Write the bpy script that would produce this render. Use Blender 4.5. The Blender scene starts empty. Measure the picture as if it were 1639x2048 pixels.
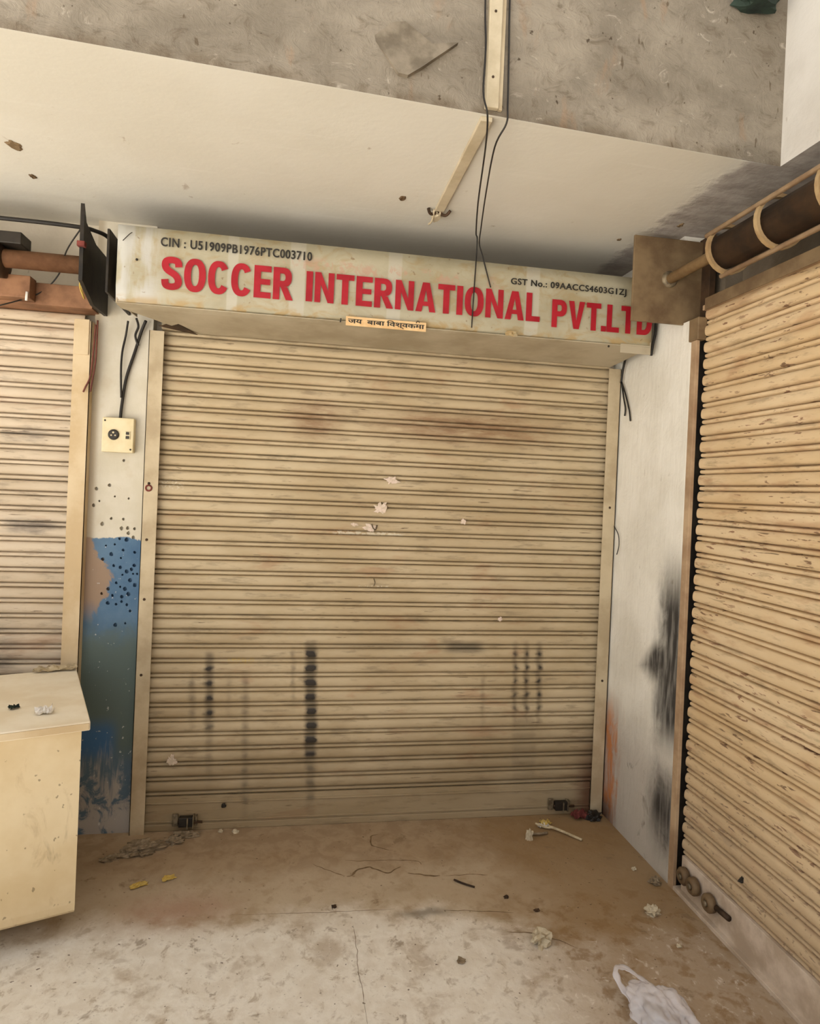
import bpy, bmesh, math, random
from mathutils import Vector, Matrix, noise as mnoise
from mathutils.geometry import delaunay_2d_cdt
R = math.radians
random.seed(7)
S = bpy.context.scene
C = S.collection

# ------------------------------------------------------------------ camera
cam_d = bpy.data.cameras.new('camera'); cam = bpy.data.objects.new('camera', cam_d); C.objects.link(cam)
YAW, PIT, ROL, FPX, PY = 0.17055, -0.00445, 0.0424, 1320.0, 988.0
w = Vector((math.sin(YAW)*math.cos(PIT), math.cos(YAW)*math.cos(PIT), math.sin(PIT)))
r0 = w.cross(Vector((0, 0, 1))).normalized(); u0 = r0.cross(w)
rr = r0*math.cos(ROL) + u0*math.sin(ROL); uu = u0*math.cos(ROL) - r0*math.sin(ROL)
cam.matrix_world = Matrix(((rr.x, uu.x, -w.x, 0.0), (rr.y, uu.y, -w.y, -3.055), (rr.z, uu.z, -w.z, 1.55), (0, 0, 0, 1)))
cam_d.sensor_fit = 'VERTICAL'; cam_d.sensor_height = 36.0; cam_d.lens = FPX/2048*36.0
cam_d.shift_y = -(1024-PY)/2048
cam_d.clip_start = 0.05
S.camera = cam

# ------------------------------------------------------------------ light
wd = bpy.data.worlds.new('sky'); S.world = wd; wd.use_nodes = True
bg = wd.node_tree.nodes['Background']; bg.inputs[0].default_value = (1.0, 0.985, 0.975, 1); bg.inputs[1].default_value = 0.85
sd = bpy.data.lights.new('sun', 'SUN'); sun = bpy.data.objects.new('sun', sd); C.objects.link(sun)
sd.energy = 23.0; sd.angle = R(1.0); sd.color = (1.0, 0.97, 0.93)
sun.rotation_euler = Vector((-0.60, -0.10, -0.79)).to_track_quat('-Z', 'Y').to_euler()
S.view_settings.view_transform = 'Standard'; S.view_settings.look = 'None'
S.view_settings.exposure = 0.35; S.view_settings.gamma = 1.0; S.view_settings.use_curve_mapping = False

# ------------------------------------------------------------------ helpers
def lin(c):
    f = lambda v: (v/255/12.92) if v/255 <= .04045 else ((v/255+.055)/1.055)**2.4
    return (f(c[0]), f(c[1]), f(c[2]), 1)

class Mat:
    def __init__(s, name, rough=.8, metal=0.0, spec=.3):
        s.m = bpy.data.materials.new(name); s.m.use_nodes = True
        s.nt = s.m.node_tree; s.b = s.nt.nodes['Principled BSDF']
        s.b.inputs['Roughness'].default_value = rough; s.b.inputs['Metallic'].default_value = metal
        s.b.inputs['Specular IOR Level'].default_value = spec
        g = s.nt.nodes.new('ShaderNodeNewGeometry'); s.pos = g.outputs['Position']
        sp = s.nt.nodes.new('ShaderNodeSeparateXYZ'); s.nt.links.new(s.pos, sp.inputs[0])
        s.x, s.y, s.z = sp.outputs
    def put(s, inp, v):
        if isinstance(v, bpy.types.NodeSocket): s.nt.links.new(v, inp)
        else: inp.default_value = v
    def math(s, op, a, b=0.0, clamp=False):
        n = s.nt.nodes.new('ShaderNodeMath'); n.operation = op; n.use_clamp = clamp
        s.put(n.inputs[0], a); s.put(n.inputs[1], b); return n.outputs[0]
    def mul(s, *a):
        o = a[0]
        for k in a[1:]: o = s.math('MULTIPLY', o, k)
        return o
    def add(s, a, b): return s.math('ADD', a, b)
    def mx(s, *a):
        o = a[0]
        for k in a[1:]: o = s.math('MAXIMUM', o, k)
        return o
    def st(s, v, a, b):                       # smoothstep a..b -> 0..1 (a may exceed b)
        n = s.nt.nodes.new('ShaderNodeMapRange'); n.interpolation_type = 'SMOOTHSTEP'
        s.put(n.inputs[0], v)
        if a <= b: n.inputs[1].default_value, n.inputs[2].default_value, n.inputs[3].default_value, n.inputs[4].default_value = a, b, 0, 1
        else: n.inputs[1].default_value, n.inputs[2].default_value, n.inputs[3].default_value, n.inputs[4].default_value = b, a, 1, 0
        return n.outputs[0]
    def band(s, v, c, h, e): return s.mul(s.st(v, c-h-e, c-h+e), s.st(v, c+h+e, c+h-e))
    def sc(s, k, off=(0, 0, 0)):
        n = s.nt.nodes.new('ShaderNodeVectorMath'); n.operation = 'MULTIPLY_ADD'
        s.put(n.inputs[0], s.pos); n.inputs[1].default_value = k; n.inputs[2].default_value = off; return n.outputs[0]
    def noise(s, k=1.0, detail=4, rough=.55, dist=0, off=(0, 0, 0)):
        if not isinstance(k, tuple): k = (k, k, k)
        n = s.nt.nodes.new('ShaderNodeTexNoise'); s.put(n.inputs['Vector'], s.sc(k, off))
        n.inputs['Scale'].default_value = 1; n.inputs['Detail'].default_value = detail
        n.inputs['Roughness'].default_value = rough; n.inputs['Distortion'].default_value = dist
        return n.outputs[0]
    def voro(s, k, feat='DISTANCE_TO_EDGE', vec=None):
        if not isinstance(k, tuple): k = (k, k, k)
        n = s.nt.nodes.new('ShaderNodeTexVoronoi'); n.feature = feat
        s.put(n.inputs['Vector'], vec or s.sc(k)); n.inputs['Scale'].default_value = 1; return n.outputs['Distance']
    def mix(s, f, a, b):
        n = s.nt.nodes.new('ShaderNodeMix'); n.data_type = 'RGBA'
        s.put(n.inputs[0], f); 
        for i, v in ((6, a), (7, b)):
            s.put(n.inputs[i], v if isinstance(v, bpy.types.NodeSocket) else lin(v))
        return n.outputs[2]
    def col(s, v): s.put(s.b.inputs['Base Color'], v if isinstance(v, bpy.types.NodeSocket) else lin(v)); return s
    def bump(s, h, strength=.3, dist=.01):
        n = s.nt.nodes.new('ShaderNodeBump'); n.inputs['Strength'].default_value = strength; n.inputs['Distance'].default_value = dist
        s.put(n.inputs['Height'], h); s.nt.links.new(n.outputs[0], s.b.inputs['Normal']); return s

def simple(name, c1, c2, k=8.0, rough=.75, metal=0.0, bump=.15, spec=.3, lo=.35, hi=.65):
    m = Mat(name, rough, metal, spec); n = m.noise(k, 5, .6)
    m.col(m.mix(m.st(n, lo, hi), c1, c2))
    if bump: m.bump(m.noise(k*4, 4), bump, .004)
    return m.m

def link(o, parent=None):
    C.objects.link(o)
    if parent: o.parent = parent
    return o
def mesh(name, verts, faces, mat, parent=None, smooth=False):
    me = bpy.data.meshes.new(name); me.from_pydata([tuple(v) for v in verts], [], faces); me.update()
    if mat: me.materials.append(mat)
    if smooth: me.polygons.foreach_set('use_smooth', [True]*len(me.polygons))
    return link(bpy.data.objects.new(name, me), parent)
def from_bm(name, bm, mat, parent=None, smooth=False):
    bmesh.ops.recalc_face_normals(bm, faces=bm.faces[:])
    me = bpy.data.meshes.new(name); bm.to_mesh(me); bm.free()
    if mat: me.materials.append(mat)
    if smooth: me.polygons.foreach_set('use_smooth', [True]*len(me.polygons))
    return link(bpy.data.objects.new(name, me), parent)
def bx(bm, x0, x1, y0, y1, z0, z1, bev=0.0, mtx=None):
    g = bmesh.ops.create_cube(bm, size=1.0); vs = g['verts']
    for v in vs: v.co = Vector(((x0+x1)/2+v.co.x*(x1-x0), (y0+y1)/2+v.co.y*(y1-y0), (z0+z1)/2+v.co.z*(z1-z0)))
    if bev:
        es = list({e for v in vs for e in v.link_edges})
        q = bmesh.ops.bevel(bm, geom=es, offset=bev, segments=2, affect='EDGES', profile=.5)
        vs = list({v for f in q['faces'] for v in f.verts} | {v for v in vs if v.is_valid})
    if mtx: bmesh.ops.transform(bm, matrix=mtx, verts=vs)
def box(name, x0, x1, y0, y1, z0, z1, mat, parent=None, bev=.003, mtx=None):
    bm = bmesh.new(); bx(bm, x0, x1, y0, y1, z0, z1, bev, mtx); return from_bm(name, bm, mat, parent)
def smoothpath(pts, n=6):
    P = [Vector(p) for p in pts]; out = []
    for i in range(len(P)-1):
        a, b, c, d = P[max(i-1, 0)], P[i], P[i+1], P[min(i+2, len(P)-1)]
        for k in range(n):
            t = k/n
            out.append(.5*((2*b)+(c-a)*t+(2*a-5*b+4*c-d)*t*t+(3*b-a-3*c+d)*t**3))
    out.append(P[-1]); return out
def add_tube(bm, pts, r, seg=8, smooth=True, cap=True):
    P = smoothpath(pts) if smooth and len(pts) > 2 else [Vector(p) for p in pts]
    rings = []; up = None
    for i, p in enumerate(P):
        t = (P[min(i+1, len(P)-1)]-P[max(i-1, 0)]).normalized()
        if up is None: up = t.orthogonal().normalized()
        up = (up - t*up.dot(t)).normalized(); s = t.cross(up)
        rad = r(i/(len(P)-1)) if callable(r) else r
        rings.append([bm.verts.new(p+(up*math.cos(a)+s*math.sin(a))*rad) for a in [2*math.pi*k/seg for k in range(seg)]])
    for a, b in zip(rings, rings[1:]):
        for k in range(seg): bm.faces.new((a[k], a[(k+1) % seg], b[(k+1) % seg], b[k]))
    if cap: bm.faces.new(rings[0][::-1]); bm.faces.new(rings[-1])
def tube(name, pts, r, mat, parent=None, seg=8, smooth=True):
    bm = bmesh.new(); add_tube(bm, pts, r, seg, smooth); return from_bm(name, bm, mat, parent, True)
def torus(name, c, axis, Rr, r, mat, parent=None, seg=28, a0=0, a1=2*math.pi):
    ax = Vector(axis).normalized(); u = ax.orthogonal().normalized(); v = ax.cross(u); c = Vector(c)
    full = abs(a1-a0-2*math.pi) < 1e-6
    pts = [c+(u*math.cos(a)+v*math.sin(a))*Rr for a in [a0+(a1-a0)*k/seg for k in range(seg+1)]]
    bm = bmesh.new(); add_tube(bm, pts, r, 8, False, True); return from_bm(name, bm, mat, parent, True)
def lathe(bm, c, axis, prof, seg=20):
    ax = Vector(axis).normalized(); u = ax.orthogonal().normalized(); v = ax.cross(u); c = Vector(c); rings = []
    for h, r in prof:
        rings.append([bm.verts.new(c+ax*h+(u*math.cos(a)+v*math.sin(a))*r) for a in [2*math.pi*k/seg for k in range(seg)]])
    for a, b in zip(rings, rings[1:]):
        for k in range(seg): bm.faces.new((a[k], a[(k+1) % seg], b[(k+1) % seg], b[k]))
    bm.faces.new(rings[0][::-1]); bm.faces.new(rings[-1])
def lump(name, loc, size, mat, parent=None, seed=0, amp=.35, freq=1.6, sub=3, rot=0):
    bm = bmesh.new(); bmesh.ops.create_icosphere(bm, subdivisions=sub, radius=1.0)
    o = Vector((seed*7.3, seed*3.1, seed*1.7))
    for v in bm.verts:
        d = v.co.normalized(); k = 1+amp*mnoise.fractal(d*freq+o, 1.0, 2.0, 3)*1.6
        v.co = d*k
    zmin = min(v.co.z for v in bm.verts)
    for v in bm.verts: v.co = Vector((v.co.x*size[0], v.co.y*size[1], (max(v.co.z, -.55)+.55)*size[2]))
    ob = from_bm(name, bm, mat, parent); ob.location = loc; ob.rotation_euler.z = rot; return ob
def crumple(name, loc, sx, sy, h, mat, parent=None, seed=0, n=10, rot=0, curl=.0):
    o = Vector((seed*5.1, seed*2.3, 0.7)); vs = []; fs = []
    for j in range(n+1):
        for i in range(n+1):
            u, v = i/n-.5, j/n-.5
            e = mnoise.noise(Vector((u*4, v*4, 0))+o)
            x = u*sx*(1+.35*e); y = v*sy*(1+.35*mnoise.noise(Vector((v*3, u*3, 4))+o))
            z = h*(.5+abs(mnoise.noise(Vector((u*6, v*6, 2))+o))*1.6+.5*mnoise.noise(Vector((u*13, v*13, 5))+o)) + curl*(u*u+v*v)*4
            vs.append(Vector((x, y, z)))
    zm = min(v.z for v in vs)
    vs = [Vector((v.x, v.y, v.z-zm+.0006)) for v in vs]
    m = len(vs); vs += [Vector((v.x, v.y, v.z+.0008)) for v in vs]
    for j in range(n):
        for i in range(n):
            a = j*(n+1)+i; q = (a, a+1, a+n+2, a+n+1)
            fs.append(q[::-1]); fs.append(tuple(k+m for k in q))
    ob = mesh(name, vs, fs, mat, parent); ob.location = loc; ob.rotation_euler.z = rot; return ob
def empty(name, loc=(0, 0, 0)):
    o = bpy.data.objects.new(name, None); o.location = loc; o.empty_display_size = .1; return link(o)
def tag(o, label, cat, group=None, kind=None):
    o['label'] = label; o['category'] = cat
    if group: o['group'] = group
    if kind: o['kind'] = kind
    return o
def struct(o, label=None):
    o['kind'] = 'structure'
    if label: o['label'] = label
    return o
def kid(o, parent):                           # parent keeping world place (parents sit unrotated)
    o.parent = parent; o.location = Vector(o.location)-parent.location; return o

# ------------------------------------------------------------------ materials
def mat_floor():
    m = Mat('concrete_floor', .85, 0, .25)
    n1 = m.noise(1.5, 6, .6, .2); n2 = m.noise(5.5, 7, .62, .25, (3, 1, 0)); n3 = m.noise(30, 5, .65); n4 = m.noise(13, 5, .6, .3, (7, 7, 1))
    ctr = lambda v, k: m.mul(m.math('SUBTRACT', v, .5), k)
    c = m.mix(m.st(n1, .35, .65), (176, 158, 132), (190, 174, 150))
    # paler slab with light from the yard put in its colour, browner by the right-hand shutter
    edge = m.add(m.add(m.y, m.mul(m.st(m.x, .35, 1.2), .22)), m.add(ctr(n2, .35), ctr(n4, .12)))
    front = m.st(edge, -.56, -.78)
    c = m.mix(front, c, m.mix(m.st(n4, .35, .65), (222, 214, 200), (235, 230, 219)))
    yard = m.mx(m.st(m.y, -1.5, -2.2), m.st(m.x, -1.3, -2.0))
    c = m.mix(yard, c, (214, 210, 203))  # unseen ground set pale and neutral to tune its bounce light
    c = m.mix(m.mul(m.st(n2, .52, .66), .45), c, (160, 138, 108))
    c = m.mix(m.mul(m.st(n4, .56, .68), .35), c, (146, 124, 96))
    back_brown = m.st(m.add(m.y, m.add(ctr(n2, .30), ctr(n1, .25))), -.52, -.22)  # browner toward the foot of the shutters
    c = m.mix(m.mul(back_brown, .8), c, m.mix(m.st(n4, .4, .6), (146, 121, 92), (164, 141, 112)))
    red = m.mul(m.band(m.add(m.x, ctr(n2, .3)), -.36, .16, .16), m.band(m.add(m.y, ctr(n4, .15)), -.58, .08, .10), .6)
    c = m.mix(red, c, (166, 126, 104))
    # brown spill trailing from the open floor to the corner
    tr = m.math('ABSOLUTE', m.add(m.add(m.y, m.mul(m.x, .45)), m.add(1.24, m.add(ctr(n2, .30), ctr(n4, .14)))))
    c = m.mix(m.mul(m.st(tr, .075, .015), m.st(m.x, .6, .85), m.st(n4, .30, .46), .9), c, (98, 76, 50))
    c = m.mix(m.mul(m.st(m.x, .55, 1.1), m.st(n4, .50, .62), m.st(m.y, -.5, -.75), .6), c, (128, 102, 70))
    c = m.mix(m.mul(m.st(m.add(m.x, ctr(n2, .5)), .6, 1.15), m.mx(0.0, m.st(m.y, -1.6, -1.3)), .7), c, (142, 112, 72))
    dmp = m.mul(m.band(m.add(m.x, ctr(n2, .1)), .53, .08, .05), m.band(m.add(m.y, ctr(n4, .06)), -.685, .02, .02), .7)
    c = m.mix(dmp, c, (116, 106, 92))
    n5 = m.noise((24, 18, 1), 6, .7, .4, (2, 5, 0))
    c = m.mix(m.mul(m.st(n5, .54, .68), m.add(.25, m.mul(front, .3))), c, (158, 138, 110))
    c = m.mix(m.mul(m.st(n5, .44, .32), m.mul(front, .5)), c, (240, 234, 224))
    c = m.mix(m.mul(m.st(m.noise(9, 4, .7, .3, (8, 3, 0)), .62, .70), .6), c, (128, 108, 82))
    c = m.mix(m.mul(m.st(n3, .62, .72), .5), c, (122, 100, 74))
    c = m.mix(m.mul(m.st(m.noise(55, 2, .5), .70, .75), .8), c, (84, 66, 48))
    m.col(c); m.bump(m.add(m.mul(n4, .5), m.mul(n3, .35)), .4, .010)
    return m.m

def mat_ceiling():
    m = Mat('ceiling_paint', .85, 0, .2)
    n1 = m.noise(1.2, 5); n2 = m.noise(9, 5, .6)
    c = m.mix(m.st(n1, .35, .7), (203, 198, 184), (213, 209, 197))
    c = m.mix(m.mul(m.st(m.noise((2, 26, 5), 4), .58, .75), .25), c, (222, 219, 209))
    c = m.mix(m.mul(m.st(m.noise(14, 4, .6, .5), .68, .76), .55), c, (150, 130, 106))
    edge = m.st(m.add(m.x, m.add(m.mul(m.math('SUBTRACT', n2, .5), .16), m.mul(m.y, -.02))), 1.37, 1.43)
    cem = m.mix(m.st(m.noise((6, 14, 6), 6, .65), .35, .68), (150, 142, 134), (176, 169, 161))
    c = m.mix(edge, c, cem)
    m.col(c).bump(m.add(m.mul(n2, m.add(m.mul(edge, 1.5), .3)), m.mul(m.noise(40, 3), .2)), .35, .01); return m.m

def mat_beam():
    m = Mat('bare_concrete', .9, 0, .2)
    n1 = m.noise((2.0, 2, 3.0), 6, .65, .6); n2 = m.noise((14, 14, 20), 6, .7, .8); n3 = m.noise((50, 50, 20), 3)
    c = m.mix(m.st(n1, .3, .7), (121, 112, 98), (153, 143, 127))
    c = m.mix(m.mul(m.st(n2, .52, .72), .7), c, (98, 86, 70))
    c = m.mix(m.mul(m.st(n2, .40, .30), .7), c, (178, 168, 152))
    c = m.mix(m.mul(m.st(m.noise((9, 9, 3), 4, .6, .4, (2, 7, 1)), .62, .72), .45), c, (150, 122, 96))
    c = m.mix(m.mul(m.st(m.noise(34, 3, .6), .68, .74), .85), c, (66, 54, 40))
    c = m.mix(m.mul(m.st(m.noise((50, 50, 16), 2), .70, .75), .7), c, (84, 70, 52))
    edge = m.mul(m.st(m.z, 2.70, 2.665), m.st(m.noise(9, 3), .4, .6), .5)
    c = m.mix(edge, c, (92, 76, 56))
    m.col(c).bump(m.add(m.add(m.mul(n2, .8), m.mul(n3, .25)), m.mul(n1, .5)), .6, .018); return m.m

def mat_white(name='whitewash', a=(214, 206, 190), b=(230, 223, 208)):
    m = Mat(name, .85, 0, .2); n = m.noise(3, 5)
    c = m.mix(m.st(n, .35, .65), a, b)
    c = m.mix(m.mul(m.st(m.noise((24, 24, 9), 4), .66, .74), .6), c, (150, 138, 120))
    m.col(c).bump(m.noise(18, 5, .6), .35, .01); return m.m

def mat_pier_right():
    m = Mat('stained_whitewash', .85, 0, .2)
    n1 = m.noise(3.2, 5, .6); n2 = m.noise((12, 12, 7), 5, .65, .6); n3 = m.noise((20, 40, 5), 4)
    c = m.mix(m.st(n1, .35, .65), (214, 209, 196), (228, 224, 213))
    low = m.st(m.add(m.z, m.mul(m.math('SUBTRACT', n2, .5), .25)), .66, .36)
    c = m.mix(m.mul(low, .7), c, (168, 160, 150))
    c = m.mix(m.mul(m.st(n2, .58, .70), low, .7), c, (120, 110, 98))
    c = m.mix(m.mul(m.st(m.noise((20, 30, 10), 4), .66, .74), .5), c, (150, 138, 116))
    d = m.add(m.y, m.mul(m.math('SUBTRACT', n2, .5), .13))                            # y: -.62 front edge .. 0 corner
    f1 = m.mul(m.st(d, -.40, -.53), m.st(m.z, 1.42, 1.08), m.st(m.z, .46, .66), m.st(n1, .18, .40))
    f2 = m.mul(m.st(m.add(d, m.mul(m.math('ABSOLUTE', m.add(m.z, m.add(m.mul(m.y, .35), -.70))), 1.1)), -.27, -.40), m.band(m.add(m.z, m.mul(m.math('SUBTRACT', n2, .5), .15)), .88, .12, .10))
    f3 = m.mul(m.st(m.add(d, m.mul(m.math('SUBTRACT', n3, .5), .08)), -.38, -.52), m.band(m.add(m.z, m.mul(m.math('SUBTRACT', n2, .5), .2)), .27, .13, .13))
    c = m.mix(m.mul(m.mx(f1, f2, f3), m.add(.72, m.mul(m.st(n3, .3, .6), .25))), c, (44, 40, 37))
    rz = m.mul(m.st(m.z, .66, .42), m.st(m.add(m.y, m.add(m.mul(m.math('SUBTRACT', n3, .5), .22), m.mul(m.math('SUBTRACT', n2, .5), .10))), -.20, -.07))
    c = m.mix(m.mul(rz, m.add(.35, m.mul(m.st(n2, .35, .6), .6))), c, m.mix(m.st(n2, .4, .6), (150, 82, 40), (186, 118, 66)))
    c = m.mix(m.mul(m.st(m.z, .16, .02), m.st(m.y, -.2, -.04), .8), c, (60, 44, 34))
    m.col(c).bump(m.add(n2, m.mul(n3, .5)), .4, .012); return m.m

def mat_pier_left():
    m = Mat('blue_dado_whitewash', .75, 0, .3)
    n1 = m.noise(4, 5, .6); n2 = m.noise((14, 14, 10), 5, .65, .6); n3 = m.noise((60, 60, 6), 3)
    c = m.mix(m.st(n1, .35, .65), (194, 186, 166), (206, 199, 183))
    c = m.mix(m.mul(m.st(m.noise(9, 4), .6, .7), .5), c, (190, 178, 156))
    c = m.mix(m.mul(m.st(m.x, -.845, -.872), .6), c, (150, 132, 104))
    zb = m.add(m.z, m.mul(m.math('SUBTRACT', n2, .5), .05))
    blue = m.st(zb, 1.293, 1.287)
    bl = m.mix(m.st(n1, .35, .65), (72, 102, 132), (94, 122, 147))
    bl = m.mix(m.st(m.add(m.z, m.mul(m.math('SUBTRACT', n2, .5), .2)), .98, .78), bl, (92, 106, 102))
    bl = m.mix(m.mul(m.band(m.z, .40, .08, .05), m.st(m.x, -.70, -.78)), bl, (66, 104, 146))
    bare = m.mul(m.st(m.add(m.add(m.x, m.add(m.mul(m.math('SUBTRACT', n2, .5), .16), m.mul(m.math('SUBTRACT', n1, .5), .22))), m.mul(m.math('ABSOLUTE', m.add(m.z, -1.12)), .45)), -.765, -.785), m.st(m.add(m.z, m.mul(m.math('SUBTRACT', n1, .5), .15)), .90, 1.02))
    bl = m.mix(m.mul(bare, .9), bl, (154, 128, 102))
    bl = m.mix(m.mul(m.st(m.z, .40, .28), .8), bl, (86, 108, 128))
    chip = m.mul(m.st(m.add(m.z, m.mul(m.math('SUBTRACT', n3, .5), .5)), .36, .16), m.st(n2, .40, .52))
    bl = m.mix(m.mul(chip, .85), bl, (176, 168, 158))
    bl = m.mix(m.mul(m.st(m.noise(55, 2), .70, .74), .7), bl, (200, 200, 196))
    c = m.mix(blue, c, bl)
    m.col(c).bump(m.add(n2, m.mul(n3, .3)), .3, .008); return m.m

def mat_slats(name, base, pale, axis='x', kind=''):
    m = Mat(name, .55, .0, .35)
    L = (lambda a, b, c=None: (a, b, b)) if axis == 'x' else (lambda a, b, c=None: (b, a, b))
    n1 = m.noise(L(1.6, 5), 5, .6); n2 = m.noise(L(6, 30), 5, .65); n3 = m.noise(L(3, 110), 3)
    c = m.mix(m.st(n1, .34, .66), base, pale)
    c = m.mix(m.mul(m.st(n2, .52, .70), .55), c, tuple(int(v*.72) for v in base))
    c = m.mix(m.mul(m.st(m.noise(L(2.5, 9), 4, .6, .3, (5, 3, 2)), .56, .70), .40), c, (158, 112, 78))
    sm = m.mul(m.st(m.noise(L(9, 130), 3, .55, .2, (1, 8, 3)), .67, .70), m.st(m.noise(L(2, 6), 2, .5, 0, (3, 3, 9)), .45, .6))
    c = m.mix(m.mul(sm, .8), c, (84, 62, 42))
    if kind == 'main':
        c = m.mix(m.mul(m.mx(m.mul(m.band(m.x, .08, .10, .10), m.band(m.z, 1.86, .08, .06)), m.mul(m.band(m.x, .78, .38, .25), m.band(m.z, 1.86, .06, .06))), m.st(n2, .25, .6), .7), c, (122, 84, 54))
        c = m.mix(m.mul(m.st(m.add(m.z, m.mul(m.math('SUBTRACT', n1, .5), .5)), .62, .08), .55), c, (118, 100, 72))
        c = m.mix(m.mul(m.st(m.add(m.x, m.mul(m.math('SUBTRACT', n2, .5), .06)), 1.38, 1.48), m.st(m.z, .5, .1), .8), c, (92, 52, 32))
        ph = m.math('FRACT', m.math('DIVIDE', m.add(m.z, -.150), .066))
        dots = m.add(.42, m.mul(m.band(ph, .60, .14, .22), .62))
        wob = m.add(m.mul(m.math('SUBTRACT', n2, .5), .035), m.mul(m.math('SUBTRACT', m.noise(26, 3, .6), .5), .022))
        xx = m.add(m.add(m.x, wob), m.mul(m.z, .036))
        def streak(x, hw, z0, z1, k):
            return m.mul(m.band(xx, x, hw*.95, .014), m.st(m.z, z0-.08, z0+.10), m.st(m.z, z1+.02, z1-.04), k)
        so = m.mx(streak(-.325, .018, .42, .79, 1.0), streak(-.325, .016, .22, .45, .35), streak(-.168, .014, .06, .70, .42), streak(.044, .006, .56, .82, .6),
                  streak(.125, .026, .28, .84, 1.25), streak(.125, .02, .08, .32, .55), streak(.944, .008, .45, .70, .4), streak(1.104, .010, .46, .84, .9), streak(1.162, .010, .46, .84, 1.0),
                  streak(1.226, .012, .46, .84, .95), streak(1.15, .06, .16, .5, .22), streak(-.398, .012, .46, .70, .5), streak(-.24, .008, .5, .7, .25))
        so = m.mul(so, dots, 1.15)
        so = m.mx(so, m.mul(m.band(m.x, .82, .09, .04), m.band(m.z, .815, .025, .02), .6), m.mul(m.band(m.x, .55, .35, .2), m.band(m.z, .82, .015, .012), .25))
        c = m.mix(m.math('MINIMUM', so, .96), c, (34, 30, 28))
        pp = m.mul(m.band(m.x, .34, .16, .02), m.band(m.z, 1.345, .010, .006), m.st(m.noise((60, 1, 90), 3), .42, .5))
        pp = m.mx(pp, m.mul(m.band(m.x, .39, .09, .02), m.band(m.z, 1.098, .004, .003), m.st(m.noise((70, 1, 30), 2), .5, .54)))
        pp = m.mx(pp, m.mul(m.band(m.x, -.545, .05, .01), m.band(m.z, 1.535, .02, .012), m.st(m.noise((90, 1, 120), 3), .52, .58)))
        c = m.mix(m.mul(pp, .8), c, (214, 204, 182))
        c = m.mix(m.mul(m.band(m.x, -.215, .055, .012), m.band(m.z, .752, .012, .006), m.st(m.noise((110, 1, 110), 3), .46, .54)), c, (200, 176, 120))
    if kind == 'left':
        gy = m.mx(m.mul(m.band(m.x, -1.16, .08, .05), m.band(m.z, 1.72, .02, .025)), m.mul(m.band(m.x, -1.12, .10, .06), m.band(m.z, 1.33, .03, .025)), m.mul(m.st(m.x, -1.1, -1.2), m.st(m.z, 1.0, .8), .6))
        c = m.mix(m.mul(gy, m.st(n2, .3, .6), .75), c, (96, 88, 84))
    if kind == 'right':
        sc2 = m.mul(m.st(m.noise((14, 14, 75), 4, .6, .3, (6, 2, 8)), .60, .635), m.st(m.noise((3, 3, 5), 2, .5, 0, (1, 4, 4)), .40, .54))
        c = m.mix(m.mul(sc2, .85), c, m.mix(m.st(n1, .4, .6), (92, 66, 46), (128, 88, 66)))
        c = m.mix(m.mul(m.st(m.noise((7, 5, 26), 4, .6, .2, (2, 9, 5)), .56, .68), .5), c, (176, 140, 106))
        c = m.mix(m.mul(m.st(m.add(m.z, m.mul(m.math('SUBTRACT', n1, .5), .4)), .70, .15), .5), c, (168, 150, 128))
        c = m.mix(m.mul(m.st(m.noise((60, 60, 60), 3), .64, .70), m.st(m.z, .8, .3), .5), c, (96, 78, 58))
    m.col(c).bump(m.add(m.mul(n3, .5), m.mul(m.noise(30, 3), .4)), .15, .004)
    m.put(m.b.inputs['Roughness'], m.add(.45, m.mul(n2, .3)))
    return m.m

def mat_sign():
    m = Mat('aged_vinyl', .5, 0, .4)
    n1 = m.noise(3, 5, .6, .5); n2 = m.noise((9, 9, 16), 5, .65, .8)
    c = m.mix(m.st(n1, .35, .65), (158, 150, 124), (174, 167, 144))
    c = m.mix(m.mul(m.st(n2, .48, .66), .6), c, (158, 138, 98))
    c = m.mix(m.mul(m.st(m.x, -.52, -.60), m.st(m.noise((20, 1, 5), 3), .3, .5)), c, (182, 180, 172))
    for x, h in ((-.03, .03), (.36, .028), (.95, .03), (-.28, .02)):
        c = m.mix(m.mul(m.band(m.x, x, h, .004), .65), c, (184, 180, 166))
    c = m.mix(m.mul(m.band(m.x, .35, .45, .2), m.band(m.z, 2.43, .03, .02), m.st(m.noise((30, 1, 22), 4, .6, .5), .50, .60), .55), c, (180, 138, 118))
    c = m.mix(m.mul(m.st(m.z, 2.265, 2.235), m.st(n2, .42, .58), .7), c, (170, 142, 92))
    c = m.mix(m.mul(m.st(m.noise(46, 2), .70, .75), .6), c, (120, 96, 66))
    m.col(c).bump(m.add(n2, m.mul(m.noise((8, 8, 40), 3), .6)), .25, .006); return m.m

def mat_counter():
    m = Mat('counter_paint', .6, 0, .35)
    n1 = m.noise(3, 5, .6); n2 = m.noise((10, 10, 5), 5, .65, .6)
    c = m.mix(m.st(n1, .35, .65), (204, 182, 142), (218, 200, 164))
    c = m.mix(m.mul(m.st(n2, .56, .70), .4), c, (158, 130, 92))
    c = m.mix(m.mul(m.st(m.noise((16, 16, 4), 4, .6, .3, (3, 3, 3)), .58, .70), m.st(m.z, .55, .30), .5), c, (112, 92, 62))
    c = m.mix(m.mul(m.st(m.noise((40, 40, 40), 2), .70, .74), .6), c, (96, 78, 54))
    m.col(c).bump(n2, .15, .006); return m.m

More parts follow.
